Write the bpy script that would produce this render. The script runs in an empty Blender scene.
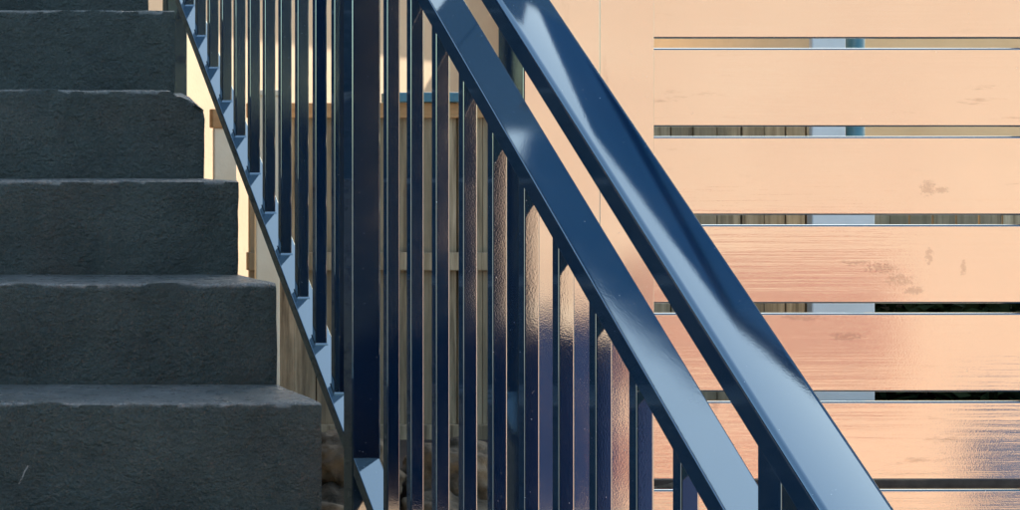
import bpy, bmesh, math, random
from mathutils import Vector, Matrix, noise
random.seed(7)
D = bpy.data
S = bpy.context.scene
C = S.collection
R = math.radians

# ---------------------------------------------------------------- camera, sky, sun, exposure
CZ = 1.658                      # eye height over the paving
F = 2050.0                      # focal length in photo pixels (photo is 1020 wide)
cam = D.objects.new('camera', D.cameras.new('camera'))
C.objects.link(cam)
cam.location = (0, 0, CZ)
cam.rotation_euler = (R(90), 0, 0)
cam.data.sensor_width = 36
cam.data.lens = F / 1020 * 36
cam.data.shift_x = (510 + 300) / 1020
cam.data.shift_y = -(255 - 160) / 1020
cam.data.clip_start = .05
cam.data.clip_end = 1000
S.camera = cam

SUN_AZ, SUN_EL = 50, 33         # azimuth from +y towards +x
w = D.worlds.new('World'); S.world = w; w.use_nodes = True
nt = w.node_tree
sky = nt.nodes.new('ShaderNodeTexSky'); sky.sky_type = 'NISHITA'; sky.sun_disc = False
sky.sun_elevation = R(SUN_EL); sky.sun_rotation = R(SUN_AZ)
sky.dust_density = 1.3; sky.air_density = 1.0; sky.ozone_density = .4
wb = nt.nodes.new('ShaderNodeMix'); wb.data_type = 'RGBA'; wb.blend_type = 'MULTIPLY'; wb.inputs[0].default_value = 1
wb.inputs[7].default_value = (1.05, 1.03, .95, 1)
nt.links.new(sky.outputs[0], wb.inputs[6]); nt.links.new(wb.outputs[2], nt.nodes['Background'].inputs[0])
nt.nodes['Background'].inputs[1].default_value = .118
sun = D.objects.new('sun', D.lights.new('sun', 'SUN')); C.objects.link(sun)
sun.data.energy = 5.0; sun.data.angle = R(.5); sun.data.color = (1, .86, .68)
sd = Vector((math.sin(R(SUN_AZ)) * math.cos(R(SUN_EL)), math.cos(R(SUN_AZ)) * math.cos(R(SUN_EL)), math.sin(R(SUN_EL))))
sun.rotation_euler = sd.to_track_quat('Z', 'Y').to_euler()
vs = S.view_settings
vs.view_transform = 'Standard'; vs.look = 'None'; vs.gamma = 1; vs.use_curve_mapping = False
vs.exposure = 2.05
S.cycles.max_bounces = 8
S.cycles.glossy_bounces = 5
S.cycles.sample_clamp_indirect = 8

# ---------------------------------------------------------------- materials
class Mat:
    def __init__(s, name):
        s.m = D.materials.new(name); s.m.use_nodes = True
        s.nt = s.m.node_tree; s.b = s.nt.nodes['Principled BSDF']
        s.tc = s.nt.nodes.new('ShaderNodeTexCoord').outputs['Object']
    def n(s, t, **kw):
        nd = s.nt.nodes.new(t)
        for k, v in kw.items():
            if k.startswith('i_'):
                nd.inputs[k[2:].replace('_', ' ')].default_value = v
            else: setattr(nd, k, v)
        return nd
    def link(s, a, b): s.nt.links.new(a, b)
    def vec(s, scale=(1, 1, 1), loc=(0, 0, 0)):
        m = s.n('ShaderNodeMapping'); m.inputs['Scale'].default_value = scale; m.inputs['Location'].default_value = loc
        s.link(s.tc, m.inputs[0]); return m.outputs[0]
    def noise(s, scale, detail=4, rough=.6, vscale=(1, 1, 1), loc=(0, 0, 0), dist=0):
        nd = s.n('ShaderNodeTexNoise', i_Scale=scale, i_Detail=detail, i_Roughness=rough, i_Distortion=dist)
        s.link(s.vec(vscale, loc), nd.inputs['Vector']); return nd.outputs['Fac']
    def ramp(s, f, stops, interp='LINEAR'):
        r = s.n('ShaderNodeValToRGB'); cr = r.color_ramp; cr.interpolation = interp
        while len(cr.elements) < len(stops): cr.elements.new(.5)
        for e, (p, c) in zip(cr.elements, stops):
            e.position = p; e.color = (*c, 1) if isinstance(c, (tuple, list)) else (c, c, c, 1)
        s.link(f, r.inputs[0]); return r.outputs[0]
    def mix(s, f, a, b, mode='MIX'):
        m = s.n('ShaderNodeMix', data_type='RGBA', blend_type=mode)
        if isinstance(f, (int, float)): m.inputs[0].default_value = f
        else: s.link(f, m.inputs[0])
        for i, v in ((6, a), (7, b)):
            if isinstance(v, (tuple, list)): m.inputs[i].default_value = (*v, 1)
            else: s.link(v, m.inputs[i])
        return m.outputs[2]
    def math(s, op, a, b=0.0):
        m = s.n('ShaderNodeMath', operation=op)
        for i, v in ((0, a), (1, b)):
            if isinstance(v, (int, float)): m.inputs[i].default_value = v
            else: s.link(v, m.inputs[i])
        return m.outputs[0]
    def bump(s, hs):
        prev = None
        for h, strength, dist in hs:
            b = s.n('ShaderNodeBump'); b.inputs['Strength'].default_value = strength; b.inputs['Distance'].default_value = dist
            s.link(h, b.inputs['Height'])
            if prev: s.link(prev, b.inputs['Normal'])
            prev = b.outputs[0]
        s.link(prev, s.b.inputs['Normal'])
    def set(s, **kw):
        for k, v in kw.items():
            i = s.b.inputs[k.replace('_', ' ')]
            if isinstance(v, (int, float)): i.default_value = v
            elif isinstance(v, (tuple, list)): i.default_value = (*v, 1)
            else: s.link(v, i)
        return s

def navy(name, slat=False, post=False):
    m = Mat(name)
    base = m.mix(m.ramp(m.noise(3), [(.35, 0), (.7, 1)]), (.0006, .013, .043), (.0009, .0165, .053))
    dust = m.ramp(m.noise(260, 2, .5), [(.735, 0), (.79, 1)])
    speck = m.ramp(m.noise(900, 2, .6, loc=(3, 1, 7)), [(.6, 0), (.75, .3)])
    haze_ = m.ramp(m.noise(5, 6, .7, loc=(9, 2, 2)), [(.45, 0), (.75, .3)])
    dust = m.math('MAXIMUM', m.math('MULTIPLY', dust, .6), m.math('MULTIPLY', m.math('ADD', speck, haze_), .1))
    base = m.mix(dust, base, (.4, .4, .38))
    m.set(Base_Color=base, IOR=2.15, Specular_IOR_Level=1.0, Specular_Tint=(.74, .96, 1.0))
    rough = m.ramp(m.noise(7, 5, .65), [(.35, .03), (.75, .07)])
    m.set(Roughness=m.math('ADD', rough, m.math('MULTIPLY', dust, .5)))
    peel = m.noise(420, 2, .5)
    if slat:
        sep = m.n('ShaderNodeSeparateXYZ'); m.link(m.tc, sep.inputs[0])
        wob = m.math('MULTIPLY', m.math('SUBTRACT', m.noise(200, 5, .8), .5), 8.0)
        tot = 0.0
        for sx, sy, rx, ry in ((931, 188, 7, 7), (945, 190, 9, 3), (932, 256, 4, 7), (966, 268, 3, 7), (858, 263, 14, 3), (884, 268, 16, 5), (903, 280, 13, 6), (917, 291, 10, 4), (718, 403, 4, 8), (850, 337, 16, 4), (806, 318, 20, 3)):
            ex = m.math('DIVIDE', m.math('SUBTRACT', sep.outputs[0], (sx + 300) / F * 3.3), rx / F * 3.3)
            ez = m.math('DIVIDE', m.math('SUBTRACT', sep.outputs[2], CZ - (sy - 160) / F * 3.3), ry / F * 3.3)
            r2 = m.math('ADD', m.math('MULTIPLY', ex, ex), m.math('MULTIPLY', ez, ez))
            k = m.math('SUBTRACT', 1.25, m.math('ADD', r2, wob)); k.node.use_clamp = True
            tot = m.math('MAXIMUM', tot, k)
        scuff = m.math('MULTIPLY', m.ramp(m.noise(1, 6, .7, (9, 9, 60), (5, 1, 2)), [(.6, 0), (.72, 1)]), m.ramp(m.noise(2.4, 3, .5, loc=(8, 2, 3)), [(.5, 0), (.62, .5)]))
        dirt = m.math('MAXIMUM', m.math('MULTIPLY', tot, .34), m.math('MULTIPLY', scuff, .8))
        base = m.mix(dirt, base, (.2, .1, .065)); m.set(Base_Color=base)
        m.set(Specular_IOR_Level=m.math('SUBTRACT', 1.0, m.math('MULTIPLY', dirt, .75)))
        rip = m.noise(1, 5, .62, (1.1, 1, 55))
        rip2 = m.noise(1, 3, .5, (1.6, 1, 260), (3, 0, 1))
        m.bump([(rip, .07, .004), (rip2, .03, .0012), (peel, .08, .0004)])
    elif post:
        scr = m.ramp(m.noise(1, 6, .7, (40, 40, 5), (2, 0, 3)), [(.6, 0), (.75, .5)])
        m.set(Base_Color=m.mix(m.math('MULTIPLY', scr, .35), base, (.2, .12, .08)), Specular_IOR_Level=m.math('SUBTRACT', 1.0, m.math('MULTIPLY', scr, .4)))
        m.bump([(m.noise(16, 3, .5, (1, 1, .5)), .025, .004), (peel, .08, .0004)])
    else:
        wave = m.noise(9, 2, .5)
        m.bump([(wave, .02, .004), (peel, .04, .0004)])
    return m.m
M = {}
M['navy'] = navy('navy_gloss_paint')
M['post'] = navy('navy_gloss_post', False, True)
M['slat'] = navy('navy_gloss_extrusion', True)

m = Mat('painted_concrete')
c = m.ramp(m.noise(5, 6, .65), [(.3, (.026, .046, .04)), (.62, (.07, .102, .089))])
c = m.mix(m.ramp(m.noise(2.6, 5, .6, loc=(4, 1, 2)), [(.56, 0), (.72, .45)]), c, (.12, .09, .062))
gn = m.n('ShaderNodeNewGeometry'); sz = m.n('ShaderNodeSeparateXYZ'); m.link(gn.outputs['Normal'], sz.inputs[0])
tread_sheen = m.math('MULTIPLY', m.ramp(sz.outputs[2], [(.55, 0), (.9, 1)]), m.ramp(m.noise(9, 6, .7, loc=(3, 3, 3)), [(.3, .35), (.7, .95)]))
c = m.mix(tread_sheen, c, (.3, .31, .29))  # up-facing treads coloured paler, standing in for sky light on them
nose = m.math('MULTIPLY', m.ramp(sz.outputs[2], [(.25, 0), (.42, 1), (.72, 1), (.88, 0)]), m.ramp(m.noise(55, 5, .7, loc=(6, 3, 3)), [(.3, .15), (.6, .9)]))
c = m.mix(nose, c, (.4, .41, .38))
so = m.n('ShaderNodeSeparateXYZ'); m.link(m.tc, so.inputs[0])
def scratch(x0, z0, lean, half, wid):
    dz = m.math('SUBTRACT', so.outputs[2], z0)
    dx = m.math('SUBTRACT', m.math('SUBTRACT', so.outputs[0], x0), m.math('MULTIPLY', dz, lean))
    dx = m.math('ADD', dx, m.math('MULTIPLY', m.math('SUBTRACT', m.noise(70, 4, .6), .5), wid * 3))
    a = m.math('LESS_THAN', m.math('ABSOLUTE', dx), wid); b = m.math('LESS_THAN', m.math('ABSOLUTE', dz), half)
    return m.math('MULTIPLY', m.math('MULTIPLY', a, b), m.math('LESS_THAN', so.outputs[1], 3.6))
c = m.mix(m.math('MULTIPLY', scratch(.531, 1.142, .5, .015, .0013), m.ramp(m.noise(200), [(.4, 0), (.5, .8)])), c, (.6, .58, .52))
c = m.mix(m.math('MULTIPLY', scratch(.574, 1.36, -.25, .03, .0009), .8), c, (.01, .012, .012))
c = m.mix(m.ramp(m.noise(14, 6, .7, loc=(1, 7, 2)), [(.66, 0), (.74, .5)]), c, (.11, .105, .095))
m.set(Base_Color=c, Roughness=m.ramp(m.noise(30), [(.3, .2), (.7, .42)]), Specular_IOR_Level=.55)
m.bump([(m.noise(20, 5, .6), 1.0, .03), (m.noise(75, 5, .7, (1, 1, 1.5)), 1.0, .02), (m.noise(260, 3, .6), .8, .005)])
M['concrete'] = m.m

m = Mat('weathered_timber')
g = m.noise(1, 6, .65, (26, 26, 1.6))
var = m.noise(1, 1, .5, (5, 5, .05), (2, 0, 0))
c = m.ramp(g, [(.34, (.1, .066, .034)), (.5, (.33, .24, .135)), (.68, (.56, .43, .27))])
c = m.mix(m.ramp(var, [(.35, 0), (.65, .75)]), c, (.22, .17, .1))
c = m.mix(m.ramp(m.noise(2.3, 5, .7), [(.5, 0), (.7, .55)]), c, (.15, .125, .07))
m.set(Base_Color=c, Roughness=.85); m.bump([(g, .5, .006)])
M['timber'] = m.m
m = Mat('honey_timber')
m.set(Base_Color=m.ramp(m.noise(1, 5, .6, (3, 26, 26)), [(.3, (.4, .2, .07)), (.7, (.55, .31, .13))]), Roughness=.7)
M['honey'] = m.m

def plain(name, a, b, sc=6, rough=.7, bs=40, bd=.004):
    m = Mat(name)
    m.set(Base_Color=m.ramp(m.noise(sc, 5, .6), [(.3, a), (.7, b)]), Roughness=rough)
    m.bump([(m.noise(bs, 4, .6), .4, bd)])
    M[name] = m.m
plain('cream_render', (.38, .28, .185), (.43, .325, .22), 2)
plain('tan_render', (.52, .36, .19), (.6, .43, .24), 2)
plain('white_paint', (.58, .56, .51), (.66, .64, .6), 4, .5)
plain('teal_paint', (.05, .15, .19), (.07, .2, .25), 4, .45)
m = Mat('peach_render')
c = m.ramp(m.noise(2.6, 5, .6), [(.3, (.83, .49, .345)), (.7, (.91, .575, .42))])
c = m.mix(m.ramp(m.noise(22, 4, .6), [(.35, 0), (.75, .5)]), c, (.62, .33, .27))
c = m.mix(m.ramp(m.noise(1, 5, .65, (.7, 1, 11)), [(.5, 0), (.66, .55)]), c, (.66, .34, .26))
c = m.mix(m.ramp(m.noise(1, 4, .6, (.9, 1, 17), (4, 2, 7)), [(.55, 0), (.66, .6)]), c, (.95, .68, .54))
m.set(Base_Color=c, Roughness=.8); m.bump([(m.noise(30, 4, .6), .4, .02)])
M['peach_render'] = m.m
plain('charcoal_boards', (.003, .0045, .006), (.006, .008, .01), 3, .9)
plain('planter_paint', (.018, .027, .075), (.024, .034, .09), 3, .8)
plain('grey_planter', (.09, .095, .17), (.13, .13, .21), 3, .7)
plain('roof_tile', (.1, .04, .025), (.18, .07, .045), 9, .8)
plain('peach_paving', (.62, .36, .25), (.72, .44, .31), 1.5, .85)
plain('cream_paint', (.76, .62, .42), (.84, .72, .52), 4, .5)
plain('pale_paving', (.5, .44, .35), (.6, .54, .44), 2, .85)
plain('stone', (.02, .018, .01), (.2, .155, .1), 9, .95, 30, .03)
plain('soil', (.03, .02, .013), (.06, .042, .03), 20, .95)
plain('leaf_dark', (.008, .014, .005), (.022, .034, .012), 3, .8)
plain('slate_cladding', (.03, .11, .25), (.04, .14, .3), 2, .7)
plain('leaf_mid', (.02, .04, .012), (.06, .09, .03), 3, .6)
plain('dark_metal', (.02, .02, .022), (.04, .04, .043), 9, .5)
m = Mat('window_glass'); m.set(Base_Color=(.01, .014, .018), Roughness=.05); M['glass'] = m.m
m = Mat('brick')
br = m.n('ShaderNodeTexBrick', i_Scale=1.0); br.inputs['Color1'].default_value = (.4, .1, .065, 1)
br.inputs['Color2'].default_value = (.48, .13, .085, 1); br.inputs['Mortar'].default_value = (.85, .55, .42, 1)
br.inputs['Mortar Size'].default_value = .012; br.inputs['Brick Width'].default_value = .23; br.inputs['Row Height'].default_value = .076
sw = m.n('ShaderNodeSeparateXYZ'); m.link(m.tc, sw.inputs[0]); cb = m.n('ShaderNodeCombineXYZ')
m.link(sw.outputs[0], cb.inputs[0]); m.link(sw.outputs[2], cb.inputs[1]); m.link(cb.outputs[0], br.inputs['Vector'])
m.set(Base_Color=br.outputs[0], Roughness=.8); M['brick'] = m.m
m = Mat('gravel_paving')
v = m.n('ShaderNodeTexVoronoi', i_Scale=45); m.link(m.tc, v.inputs['Vector'])
c = m.mix(m.ramp(m.noise(3, 5), [(.3, 0), (.7, 1)]), (.2, .18, .15), (.34, .31, .26))
c = m.mix(.45, c, v.outputs['Color'], 'SOFT_LIGHT')
m.set(Base_Color=c, Roughness=.9); m.bump([(v.outputs['Distance'], .6, .01)])
M['ground'] = m.m
for k in ('leaf_dark', 'leaf_mid', 'charcoal_boards', 'planter_paint', 'dark_metal'): M[k].node_tree.nodes['Principled BSDF'].inputs['Specular IOR Level'].default_value = .08

# ---------------------------------------------------------------- helpers
def obj(name, bm, mat, parent=None, smooth=False):
    me = D.meshes.new(name)
    bmesh.ops.recalc_face_normals(bm, faces=bm.faces[:])
    bm.to_mesh(me); bm.free()
    o = D.objects.new(name, me); C.objects.link(o)
    me.materials.append(M[mat] if isinstance(mat, str) else mat)
    if smooth:
        for p in me.polygons: p.use_smooth = True
    if parent:
        o.parent = parent
        o.matrix_parent_inverse = Matrix.Translation(parent.location).inverted()
    return o
def tag(o, label, cat, group=None):
    o['label'] = label; o['category'] = cat
    if group: o['group'] = group
    return o
def thing(name, label, cat, loc, group=None):
    o = D.objects.new(name, None); C.objects.link(o); o.location = loc
    o.empty_display_size = .1
    return tag(o, label, cat, group)
def hexa(bm, p):
    """eight corners: bottom ring then top ring"""
    v = [bm.verts.new(q) for q in p]
    for f in ((3, 2, 1, 0), (4, 5, 6, 7), (0, 1, 5, 4), (1, 2, 6, 5), (2, 3, 7, 6), (3, 0, 4, 7)):
        bm.faces.new([v[i] for i in f])
def box(bm, x0, x1, y0, y1, z0, z1):
    hexa(bm, [(x0, y0, z0), (x1, y0, z0), (x1, y1, z0), (x0, y1, z0), (x0, y0, z1), (x1, y0, z1), (x1, y1, z1), (x0, y1, z1)])
def bevel(bm, w_, seg=2):
    bmesh.ops.bevel(bm, geom=bm.edges[:], offset=w_, segments=seg, profile=.5, affect='EDGES', clamp_overlap=True)
def bbox(name, x0, x1, y0, y1, z0, z1, mat, parent=None, bw=.004, seg=2):
    bm = bmesh.new(); box(bm, x0, x1, y0, y1, z0, z1)
    if bw: bevel(bm, bw, seg)
    return obj(name, bm, mat, parent, )
def sharp_smooth(o, ang=40):
    for p in o.data.polygons: p.use_smooth = True
    o.data.set_sharp_from_angle(angle=R(ang))
    if ang != 51:
        wn = o.modifiers.new('weighted_normal', 'WEIGHTED_NORMAL'); wn.keep_sharp = True; wn.weight = 100
    return o

# ---------------------------------------------------------------- ground
bm = bmesh.new()
v = [bm.verts.new(p) for p in ((-300, -300, 0), (300, -300, 0), (300, 300, 0), (-300, 300, 0))]; bm.faces.new(v)
g = obj('ground', bm, 'ground'); g['kind'] = 'structure'

bm = bmesh.new(); v = [bm.verts.new(p) for p in ((-9, 10.7, .004), (22, 10.7, .004), (22, 24, .004), (-9, 24, .004))]; bm.faces.new(v)
g = obj('bounce_patio', bm, 'pale_paving'); g['kind'] = 'structure'  # added pale ground that bounces sunlight onto the cream house

bm = bmesh.new(); v = [bm.verts.new(p) for p in ((2.2, -2.99, .004), (12, -2.99, .004), (12, .9, .004), (2.2, .9, .004))]; bm.faces.new(v)
g = obj('mirrored_path', bm, 'peach_paving'); g['kind'] = 'structure'  # added peach ground, keeps the reflection in the lower slats bright

# ---------------------------------------------------------------- concrete staircase
RI, TR = .18, .26
D1, Z1 = 3.364, 7 * RI            # nosing of the lowest riser in view, its tread height
XR, XL = 1.0207, -.32
stair = thing('concrete_staircase', 'dark painted rough concrete stairs with a chipped corner beside the navy railing', 'stairs', (.35, D1, 0))
def step(k, chip=0):
    """one solid step; front and top are gridded and roughened like a rendered, painted surface"""
    bm = bmesh.new()
    d0 = D1 + k * TR; zt = Z1 + k * RI; zb = max(0, zt - RI - .02) ; d1 = d0 + TR + .02
    nx = 150
    rings = []
    prof = [(d0 + .004, zb)] + [(d0, zb + (zt - zb) * t) for t in (.12, .25, .4, .55, .7, .84, .93)] + \
           [(d0 + .0008, zt - .0038), (d0 + .0038, zt - .0008), (d0 + .009, zt), (d0 + .05, zt), (d0 + .13, zt), (d0 + .2, zt), (d1, zt + .001)]
    for i in range(nx + 1):
        t = i / nx
        t = 1 - (1 - t) ** 1.25
        x = XL + (XR - XL) * t
        ring = []
        for j, (d, z) in enumerate(prof):
            q = Vector((x, d, z))
            a = noise.noise(Vector((x * 9, d * 9 + k * 3.1, z * 9))) * .004 + noise.noise(Vector((x * 33, d * 33, z * 33 + k))) * .0022
            top = j >= 9
            if j > 0 and j < len(prof) - 1:
                if top: q.z += a * .5
                else: q.y += a
                if 7 <= j <= 10: q.z += noise.noise(Vector((x * 60, k * 5.0, 0))) * .0007 + min(0, noise.noise(Vector((x * 17, k * 9.0, 3)))) * .0011
            # worn arris at the open end, and the broken corner
            e = XR - x
            if e < .02: q.y += (.02 - e) ** 2 * 9; q.x += noise.noise(Vector((z * 40, d * 30, k))) * .0022
            if chip and e < chip and z > zt - .07:
                f = 1 - e / chip
                rough = noise.noise(Vector((x * 45, z * 45, d * 25))) * .007
                cut = .042 * f ** .8 + rough * min(1, f * 3)
                if d < d0 + .16:
                    q.z = min(q.z, zt - cut * (1 - max(0, d - d0) / .17))
                    if not top and z > zt - cut: q.y += .01 * f
            ring.append(bm.verts.new(q))
        rings.append(ring)
    for a, b in zip(rings, rings[1:]):
        for j in range(len(prof) - 1): bm.faces.new((a[j], b[j], b[j + 1], a[j + 1]))
    # sides, underside and back close the solid
    for r in (rings[0], rings[-1]):
        q = bm.verts.new((r[0].co.x, d1, zb)); bm.faces.new(list(r) + [q])
        r.append(q)
    a, b = rings[0], rings[-1]
    bm.faces.new([r[0] for r in rings] + [b[-1], a[-1]])
    bm.faces.new([r[len(prof) - 1] for r in rings] + [b[-1], a[-1]])
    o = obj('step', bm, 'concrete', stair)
    return sharp_smooth(o, 51)
NSTEP = 13
for k in range(-6, NSTEP - 6):
    s = step(k, .072 if k == 3 else 0)
    if k == 3: s['label'] = 'step with a broken right hand corner'
# solid body under the steps
bm = bmesh.new()
dk, zk = D1 + TR, Z1
prof = [(D1 - 5 * TR, 0)] + [(D1 + (i + 1) * TR, Z1 + i * RI - .06) for i in range(-6, NSTEP - 6)] + [(D1 + (NSTEP - 6) * TR + 1.2, Z1 + (NSTEP - 7) * RI - .06), (D1 + (NSTEP - 6) * TR + 1.2, 0)]
va = [bm.verts.new((XL + .01, d, z)) for d, z in prof]; vb = [bm.verts.new((XR - .012, d, z)) for d, z in prof]
bm.faces.new(va); bm.faces.new(vb)
for i in range(len(prof)):
    j = (i + 1) % len(prof); bm.faces.new((va[i], va[j], vb[j], vb[i]))
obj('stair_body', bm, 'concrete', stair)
dl = D1 + (NSTEP - 6) * TR
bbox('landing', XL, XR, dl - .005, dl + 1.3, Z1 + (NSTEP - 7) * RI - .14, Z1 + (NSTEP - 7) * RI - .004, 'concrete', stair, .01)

# ---------------------------------------------------------------- navy stair railing
MS = .692                              # rise over run of the stairs
ang = math.atan(MS); ca, sa = math.cos(ang), math.sin(ang)
XP = 1.147                             # left face of posts and rails
bot_top = lambda d: CZ - .527 + MS * (d - 3.601)
mid_top = lambda d: CZ - .0688 + MS * (d - 2.7595)
hand_bot = lambda d: CZ - .0359 + MS * (d - 2.6197)
rail = thing('stair_railing', 'glossy navy metal stair railing with square balusters running down past the concrete steps', 'railing', (XP + .025, 3.6, 0))
def sloped(name, x0, x1, h, r_top, r_bot, ztop, d0, d1, crown=0):
    """bar along the slope; profile is x across and w square to the slope, top at w = 0"""
    pts = []
    def corner(cx, cw, r, a0):
        for i in range(7):
            a = R(a0 + 90 * i / 6); pts.append((cx + r * math.cos(a), cw + r * math.sin(a)))
    corner(x1 - r_top, -r_top, r_top, 0)
    if crown:
        for i in range(1, 14):
            t = i / 14; pts.append((x1 - r_top + (x0 - x1 + 2 * r_top) * t, crown * (1 - (2 * t - 1) ** 2)))
    corner(x0 + r_top, -r_top, r_top, 90)
    corner(x0 + r_bot, -h + r_bot, r_bot, 180); corner(x1 - r_bot, -h + r_bot, r_bot, 270)
    bm = bmesh.new(); rings = []
    for d in (d0, d1):
        rings.append([bm.verts.new((x, d - w * sa, ztop(d) + w * ca)) for x, w in pts])
    n = len(pts)
    for i in range(n): bm.faces.new((rings[0][i], rings[0][(i + 1) % n], rings[1][(i + 1) % n], rings[1][i]))
    bm.faces.new(rings[0]); bm.faces.new(rings[1])
    return sharp_smooth(obj(name, bm, 'navy', rail), 50)
HH = .034
hand_top = lambda d: hand_bot(d) + HH / ca
sloped('handrail', XP - .001, XP + .077, HH, .0075, .003, hand_top, 1.9, 7.2, .0007)
sloped('mid_rail', XP - .0015, XP + .0545, .028, .0022, .0022, mid_top, 2.20, 7.1)
sloped('bottom_rail', XP + .0015, XP + .0485, .025, .0022, .0022, bot_top, 2.20, 7.1)
def upright(name, x0, x1, dback, dep, zlo, zhi, bw, flare=0):
    bm = bmesh.new(); y1, y0 = dback, dback - dep
    hexa(bm, [(x0, y0, zlo(y0)), (x1, y0, zlo(y0)), (x1, y1, zlo(y1)), (x0, y1, zlo(y1)),
              (x0, y0, zhi(y0)), (x1, y0, zhi(y0)), (x1, y1, zhi(y1)), (x0, y1, zhi(y1))])
    if flare:
        f = flare; zz = lambda y: zlo(y) + .0045; za = lambda y: zlo(y) + .002
        hexa(bm, [(x0 - f, y0 - f, za(y0 - f)), (x1 + f, y0 - f, za(y0 - f)), (x1 + f, y1 + f, za(y1 + f)), (x0 - f, y1 + f, za(y1 + f)),
                  (x0 - .0003, y0 - .0003, zz(y0) + f), (x1 + .0003, y0 - .0003, zz(y0) + f), (x1 + .0003, y1 + .0003, zz(y1) + f), (x0 - .0003, y1 + .0003, zz(y1) + f)])
    bmesh.ops.bevel(bm, geom=[e for e in bm.edges if abs(e.verts[0].co.x - e.verts[1].co.x) < 1e-6 and abs(e.verts[0].co.y - e.verts[1].co.y) < 1e-6],
                    offset=bw, segments=3, profile=.5, affect='EDGES')
    return sharp_smooth(obj(name, bm, 'navy', rail), 50)
for db in (2.2246, 3.655, 5.085, 6.515):
    upright('newel_post', XP, XP + .05, db, .05, lambda d: 0.0, lambda d: hand_bot(d) + .004, .003)
PP = .115
mid_bot = lambda d: mid_top(d) - .028 / ca
for i in list(range(-18, 9)) + [10.5 + j for j in range(11)]:
    db = (40.75 - i) * PP
    if any(q - .05 - .05 < db - .012 < q + .045 for q in (5.085, 6.515)): continue
    upright('baluster', 1.159, 1.1808, db, .0215, lambda d: bot_top(d) - .004, lambda d: mid_bot(d) + .004, .0022, .0025)

# ---------------------------------------------------------------- navy slat fence
FD = 3.3
px = lambda x, d: (x + 300) / F * d          # measured across the photo at a known distance
pz = lambda y, d: CZ - (y - 160) / F * d
fence = thing('slat_fence', 'glossy navy horizontal slat fence with a wide post behind the stair handrail', 'fence', (1.4, FD, 0))
TOPZ = 2.8
X0, X1, X2 = px(523, FD), px(601, FD), px(655, FD)
sharp_smooth(bbox('corner_post', X0, X1, FD, FD + .104, 0, TOPZ + .06, 'post', fence, .0032, 3))
bbox('post_cap', X0 - .006, X1 + .005, FD - .006, FD + .11, TOPZ + .06, TOPZ + .08, 'navy', fence, .003)
sharp_smooth(bbox('stile', X1 - .005, X2, FD + .0025, FD + .05, .05, TOPZ + .02, 'post', fence, .0015, 2))
XE = 4.1
sharp_smooth(bbox('end_post', XE + .002, XE + .127, FD, FD + .104, 0, TOPZ + .06, 'post', fence, .0032, 3))
bm = bmesh.new()
zt = pz(47.6, FD); P = 88.6 / F * FD; H = 79 / F * FD
for k in range(-9, 13):
    z1 = zt - k * P; z0 = z1 - H
    if z0 < .03 or z1 > TOPZ: continue
    # an extruded slat: gently crowned face, rounded arrises
    pts = [(FD + .024, z0), (FD + .011, z0), (FD + .0088, z0 + .0009), (FD + .008, z0 + .003)]
    nn = 10
    for i in range(1, nn):
        t = i / nn
        pts.append((FD + .008 - .00012 * math.sin(t * math.pi), z0 + .003 + (H - .006) * t))
    pts += [(FD + .008, z1 - .0035), (FD + .0095, z1 - .0011), (FD + .0125, z1), (FD + .024, z1)]
    rings = [[bm.verts.new((x, y, z)) for y, z in pts] for x in (X2 + .0006, XE)]
    n = len(pts)
    for i in range(n): bm.faces.new((rings[0][i], rings[0][(i + 1) % n], rings[1][(i + 1) % n], rings[1][i]))
    bm.faces.new(rings[0]); bm.faces.new(rings[1])
sl = sharp_smooth(obj('slat_panel', bm, 'slat', fence), 60)

# ---------------------------------------------------------------- timber paling fence in the background
WD = 10.0
wf = thing('timber_fence', 'weathered brown timber paling fence seen between the balusters and slats', 'fence', (4, WD, 0))
bm = bmesh.new(); x = px(250, WD); rnd = random.Random(3)
while x < px(813, WD):
    bw = rnd.uniform(.1, .125)
    box(bm, x, x + bw - rnd.uniform(.004, .012), WD + rnd.uniform(0, .008), WD + .022, .32, pz(104, WD) + rnd.uniform(-.012, .01))
    x += bw
while x < 8.4:
    bw = rnd.uniform(.1, .125)
    box(bm, x, x + bw - rnd.uniform(.004, .012), WD + rnd.uniform(0, .008) + .3, WD + .322, .32, 1.56 + rnd.uniform(-.012, .01))
    x += bw
box(bm, px(250, WD), px(813, WD), WD + .0225, WD + .03, .34, pz(108, WD))
obj('palings', bm, 'timber', wf)
xa, xb = px(246, WD), px(813, WD)
for ya, yb in ((252, 270), (424, 442)):
    bbox('fence_rail', xa, xb, WD - .045, WD - .001, pz(yb, WD), pz(ya, WD), 'timber', wf, .004)
bbox('top_rail', xa, xb, WD - .04, WD - .001, pz(118, WD), pz(103, WD), 'honey', wf, .004)
bbox('cap_board', px(392, WD - .1), px(500, WD), WD - .1, WD + .06, pz(102.5, WD), pz(93, WD), 'teal_paint', wf, .004)
for x in (2.75, 4.1, 5.3): bbox('fence_post', x, x + .09, WD + .032, WD + .11, 0, 1.9, 'timber', wf, .004)

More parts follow.
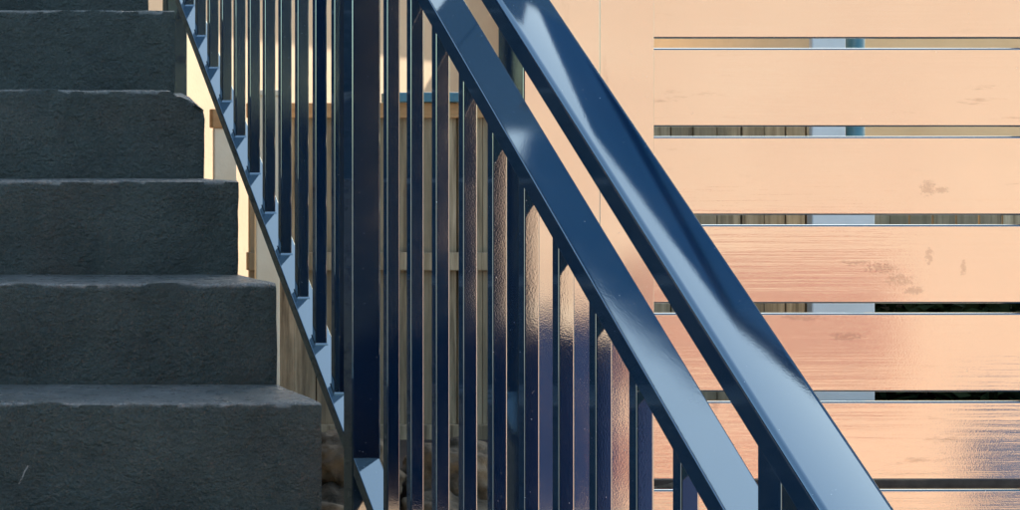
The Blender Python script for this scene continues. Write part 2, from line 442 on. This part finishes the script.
# ---------------------------------------------------------------- pale posts
def pale_post(xa, xb, d, z1, label, base=None, dep=.03, mat='cream_paint', capmat=None):
    t = thing('pale_post', label, 'post', ((xa + xb) / 2, d, 0), 'pale painted posts')
    bbox('shaft', xa, xb, d, d + dep, 0, z1, mat, t, .006)
    bbox('cap', xa - .012, xb + .012, d - .012, d + dep + .012, z1, z1 + .03 + (.06 if capmat else 0), capmat or mat, t, .006)
    if base: bbox('plinth', xa - .004, base, d - .01, d + dep + .01, 0, pz(205, d), mat, t, .006)
    return t
d = 9.6
pale_post(px(214, d), px(237, d), d, pz(128, d), 'cream painted post showing in the gap between the middle concrete step and the railing', capmat='honey')
pale_post(px(256, d), px(280, d), d, pz(96, d), 'pale post showing right of a concrete step, nearest the dark gap in the timber')
pale_post(px(812, d), px(846, d), d, 3.0, 'white pillar with a wide base behind the slat fence', px(874, d), mat='white_paint')
dp = thing('downpipe', 'teal downpipe beside the white pillar behind the slat fence', 'pipe', (px(855, 9.9), 9.9, 0))
bm = bmesh.new(); bmesh.ops.create_cone(bm, cap_ends=True, segments=20, radius1=.042, radius2=.042, depth=2.6)
bmesh.ops.translate(bm, verts=bm.verts[:], vec=(px(855, 9.9), 9.9, 2.3)); sharp_smooth(obj('pipe', bm, 'teal_paint', dp), 40)
for z in (1.4, 2.1, 3.0):
    bm = bmesh.new(); bmesh.ops.create_cone(bm, cap_ends=True, segments=20, radius1=.05, radius2=.05, depth=.04)
    bmesh.ops.translate(bm, verts=bm.verts[:], vec=(px(855, 9.9), 9.9, z)); obj('bracket', bm, 'teal_paint', dp)

# ---------------------------------------------------------------- buildings behind
def building(name, label, x0, x1, y0, y1, h, mat, wins, rise=1.5, e=.4, roof='roof_tile'):
    t = thing(name, label, 'building', ((x0 + x1) / 2, y0, 0))
    bm = bmesh.new(); box(bm, x0, x1, y0, y1, 0, h); obj('wall', bm, mat, t)
    bm = bmesh.new(); zr = h + rise; ym = (y0 + y1) / 2
    v = [bm.verts.new(p) for p in ((x0 - e, y0 - e, h + .003), (x1 + e, y0 - e, h + .003), (x1 + e, y1 + e, h + .003), (x0 - e, y1 + e, h + .003), (x0 - e, ym, zr), (x1 + e, ym, zr))]
    for f in ((0, 1, 5, 4), (2, 3, 4, 5), (0, 4, 3), (1, 2, 5), (3, 2, 1, 0)): bm.faces.new([v[i] for i in f])
    obj('roof', bm, roof, t)
    for wx, wz, ww, wh, face in wins:
        yy = y0 - .03 if face < 0 else y1
        fr = bbox('window', wx, wx + ww, yy, yy + .03, wz, wz + wh, 'white_paint', t, .004)
        yg = yy - .004 if face < 0 else yy + .026
        bm = bmesh.new(); box(bm, wx + .06, wx + ww - .06, yg, yg + .008, wz + .06, wz + wh - .06)
        obj('pane', bm, 'glass', fr)
    return t
ch = building('cream_house', 'sunny cream rendered house wall above the timber fence', -.4, 16, 0, 6, 3.6, 'cream_render', [])
for c_ in ch.children: c_.matrix_parent_inverse = Matrix.Translation((-7.8, 0, 0))
ch.location = (2.4, 12, 0); ch.rotation_euler = (0, 0, math.atan2(.8, .6))
building('tan_house', 'tan rendered wall showing through the upper gaps of the slat fence', 9.4, 19, 16.6, 22, 3.4, 'tan_render', [(15, 1, 1.2, 1.2, -1)])

building('blue_house', 'tall blue clad house just beyond the slat fence, past the right edge of the view', 4.3, 9, 4.1, 6.5, 7.25, 'slate_cladding', [(5.2, 4.2, 1, 1.3, -1), (7.2, 4.2, 1, 1.3, -1), (7.2, 1.2, 1, 1.3, -1)], 1.7, .15, 'slate_cladding')

building('dark_backdrop', 'dark house wall added unseen behind the top steps to darken reflections in the railing', -6, 1.3, 6.5, 12, 5.2, 'charcoal_boards', [(-2.6, 3.4, 1, 1.3, -1)], 1.4, .02, 'dark_metal')  # added out of view so the left faces of the railing mirror something dark
# leafy tree added out of view to shade the stairs
TX, TY, TZ = .75 + 12 * sd.x, 4.3 + 12 * sd.y, 1.75 + 12 * sd.z
shade_tree = thing('shade_tree', 'tall leafy tree added past the right edge of the view to shade the stairs', 'shade_tree', (TX, TY, 0))
rnd = random.Random(11)
def limb(bm, a, b, ra, rb, n=8):
    a, b = Vector(a), Vector(b); ax = (b - a).normalized(); u = ax.orthogonal().normalized(); v_ = ax.cross(u)
    r0 = [bm.verts.new(a + (u * math.cos(6.283 * i / n) + v_ * math.sin(6.283 * i / n)) * ra) for i in range(n)]
    r1 = [bm.verts.new(b + (u * math.cos(6.283 * i / n) + v_ * math.sin(6.283 * i / n)) * rb) for i in range(n)]
    for i in range(n): bm.faces.new((r0[i], r0[(i + 1) % n], r1[(i + 1) % n], r1[i]))
    bm.faces.new(r0); bm.faces.new(r1)
bm = bmesh.new(); limb(bm, (TX, TY, 0), (TX, TY, 4), .2, .15, 12); limb(bm, (TX, TY, 3.98), (TX + .05, TY, TZ), .15, .06, 12)
for i in range(9):
    a = i * 2.4; limb(bm, (TX, TY, TZ - 2.3 + i * .2), (TX + math.cos(a) * 1.1, TY + math.sin(a) * 1.1, TZ - 1.2 + i * .25), .05, .015)
obj('trunk', bm, 'timber', shade_tree, True)

# ---------------------------------------------------------------- plants and rocks
def leaves(bm, n, cx, cy, cz, rx, ry, rz, size, rnd, flat=False):
    for i in range(n):
        while True:
            p = Vector((rnd.uniform(-1, 1), rnd.uniform(-1, 1), rnd.uniform(-1, 1)))
            if p.length < 1 and (p.length > .45 or rnd.random() < .3): break
        k = 1 + .35 * noise.noise(p * 2.3 + Vector((cx, cy, cz)))
        q = Vector((cx + p.x * rx * k, cy + p.y * ry * k, cz + p.z * rz * k))
        a = Vector((rnd.gauss(0, 1), rnd.gauss(0, 1), rnd.gauss(0, .6))).normalized()
        b = a.cross(Vector((rnd.gauss(0, 1), rnd.gauss(0, 1), rnd.gauss(0, 1)))).normalized()
        s = size * rnd.uniform(.6, 1.3)
        v = [bm.verts.new(q + a * s), bm.verts.new(q + b * s * .38), bm.verts.new(q - a * s), bm.verts.new(q - b * s * .38)]
        bm.faces.new(v)
bm = bmesh.new()
for i in range(20):
    p = Vector((rnd.gauss(0, 1), rnd.gauss(0, 1), rnd.gauss(0, 1))).normalized() * rnd.uniform(.3, 1.15)
    leaves(bm, 750, TX + p.x, TY + p.y, TZ + p.z * 1.1, .6, .6, .55, .08, rnd)
obj('crown', bm, 'leaf_mid', shade_tree)
def shrub(label, x, y, z0, rx, ry, rz, n, size, mat='leaf_dark', group='shrubs'):
    rnd = random.Random(int(x * 100 + y * 7))
    t = thing('shrub', label, 'shrub', (x, y, z0), group)
    bm = bmesh.new(); leaves(bm, n, x, y, z0 + rz, rx, ry, rz, size, rnd); obj('foliage', bm, mat, t)
    bm = bmesh.new()
    for i in range(5):
        a = rnd.uniform(0, 6.28)
        top = Vector((x + math.cos(a) * rx * .5, y + math.sin(a) * ry * .5, z0 + rz * 1.2))
        b0 = Vector((x + math.cos(a) * .03, y + math.sin(a) * .03, z0 - .01))
        r = .012
        hexa(bm, [b0 + Vector(o_) for o_ in ((-r, -r, 0), (r, -r, 0), (r, r, 0), (-r, r, 0))] + [top + Vector(o_) * .4 for o_ in ((-r, -r, 0), (r, -r, 0), (r, r, 0), (-r, r, 0))])
    obj('stem', bm, 'timber', t)
    return t
shrub('dark dense shrub behind the slat fence, right of the white pillar', 6.15, 10.1, 0, .55, .45, .62, 5200, .055)
shrub('dark shrub behind the slat fence at the right edge of the view', 7.1, 10.2, 0, .6, .45, .6, 5200, .055)

def rock(label, x, y, z, rx, ry, rz, seed):
    bm = bmesh.new(); bmesh.ops.create_icosphere(bm, subdivisions=5, radius=1)
    for v in bm.verts:
        p = v.co.copy()
        k = 1 + .28 * noise.noise(p * 1.3 + Vector((seed, 0, 0))) + .16 * noise.noise(p * 3.4 + Vector((0, seed, 0))) + .06 * noise.noise(p * 9 + Vector((0, seed, 4)))
        m_ = max(abs(p.x), abs(p.y), abs(p.z)); k *= .72 + .28 / m_ * .8
        v.co = Vector((p.x * rx * k, p.y * ry * k, max(p.z * k, -.75) * rz))
    o = obj('rock', bm, 'stone', None, True); o.location = (x, y, z + rz * .75); o.rotation_euler = (0, 0, seed * 1.7)
    return tag(o, label, 'rock', 'rocks along the timber fence')
d = 8.6
ROCKS = [(2.68, 'tan boulder at the foot of the timber fence, beside the lowest step', .24, .17), (3.13, 'broad flat boulder half hidden behind the newel post', .26, .16),
         (3.55, 'mossy boulder behind the dark balusters left of the wide fence post', .23, .18), (4.05, 'boulder hidden behind the wide navy fence post', .25, .17)]
for i, (x, lab, r, h) in enumerate(ROCKS):
    rock(lab.replace('tan boulder', 'lower tan boulder'), x, d, 0, r, .2, h, i * 3.3 + 1)
    if i in (0, 1, 2):
        rock(['upper pale rock stacked beside the lowest step', 'upper pale rock stacked behind the newel post', 'upper rock stacked behind the dark balusters'][i], x + .08, d + .12, h * 1.35, r * .85, .18, h * .9, i * 2.1 + 5)
rock('grey stone lying behind the lower slats, right of the white pillar', 5.95, 9.2, 0, .4, .25, .26, 9.4)
rock('low grey stone behind the lower slats at the right edge of the view', 6.7, 9.3, 0, .45, .25, .2, 12.9)
# raised bed the fence stands in
bbox('garden_bed', 2.2, 8.2, 8.75, 10.6, .004, .3, 'soil', None, .03)['kind'] = 'structure'

# ---------------------------------------------------------------- what stands behind the photographer and mirrors in the gloss paint
BY = -3.0
ph = building('peach_house', 'peach rendered house with a brick panel behind the photographer facing the slat fence', 3.56, 11, BY - 5, BY, 3.3, 'peach_render', [(8.3, 1, 1.2, 1.3, 1)])
bbox('brick_panel', 4.35, 5.6, BY + .001, BY + .04, .62, 1.22, 'brick', ph, .003)
bbox('brick_panel', 4.3, 5.2, BY + .001, BY + .04, .16, .38, 'brick', ph, .003)
dw = thing('dark_shed', 'charcoal weatherboard shed beside the peach house behind the photographer', 'shed', (-2, BY, 0))
bm = bmesh.new()
for i in range(26):
    z = i * .13
    hexa(bm, [(-8, BY - .02, z), (3.54, BY - .02, z), (3.54, BY - .05, z), (-8, BY - .05, z), (-8, BY - .04, z + .13), (3.54, BY - .04, z + .13), (3.54, BY - .05, z + .13), (-8, BY - .05, z + .13)])
obj('cladding', bm, 'charcoal_boards', dw)
bm = bmesh.new(); box(bm, -8, 3.54, BY - 4, BY - .052, 0, 3.38); obj('body', bm, 'charcoal_boards', dw)
bbox('roof', -8.3, 3.54, BY - 4.3, BY + .15, 3.382, 3.5, 'dark_metal', dw, .01)
def planter(label, x0, x1, y0, y1, h, mat='planter_paint', soil='soil'):
    t = thing('planter_box', label, 'planter', ((x0 + x1) / 2, (y0 + y1) / 2, 0), 'planter boxes behind the photographer')
    bbox('box', x0, x1, y0, y1, 0, h - .03, mat, t, .006)
    bbox('rim', x0 - .015, x1 + .015, y0 - .015, y1 + .015, h - .03, h, mat, t, .006)
    bbox('soil', x0 + .04, x1 - .04, y0 + .04, y1 - .04, h - .01, h + .004, soil, t, 0)
planter('tall dark blue planter box at the corner of the peach house', 3.5, 4.12, BY + .05, BY + .4, .95)
bbox('plinth', 5.98, 8.2, BY + .001, BY + .03, 0, .43, 'grey_planter', ph, .003)
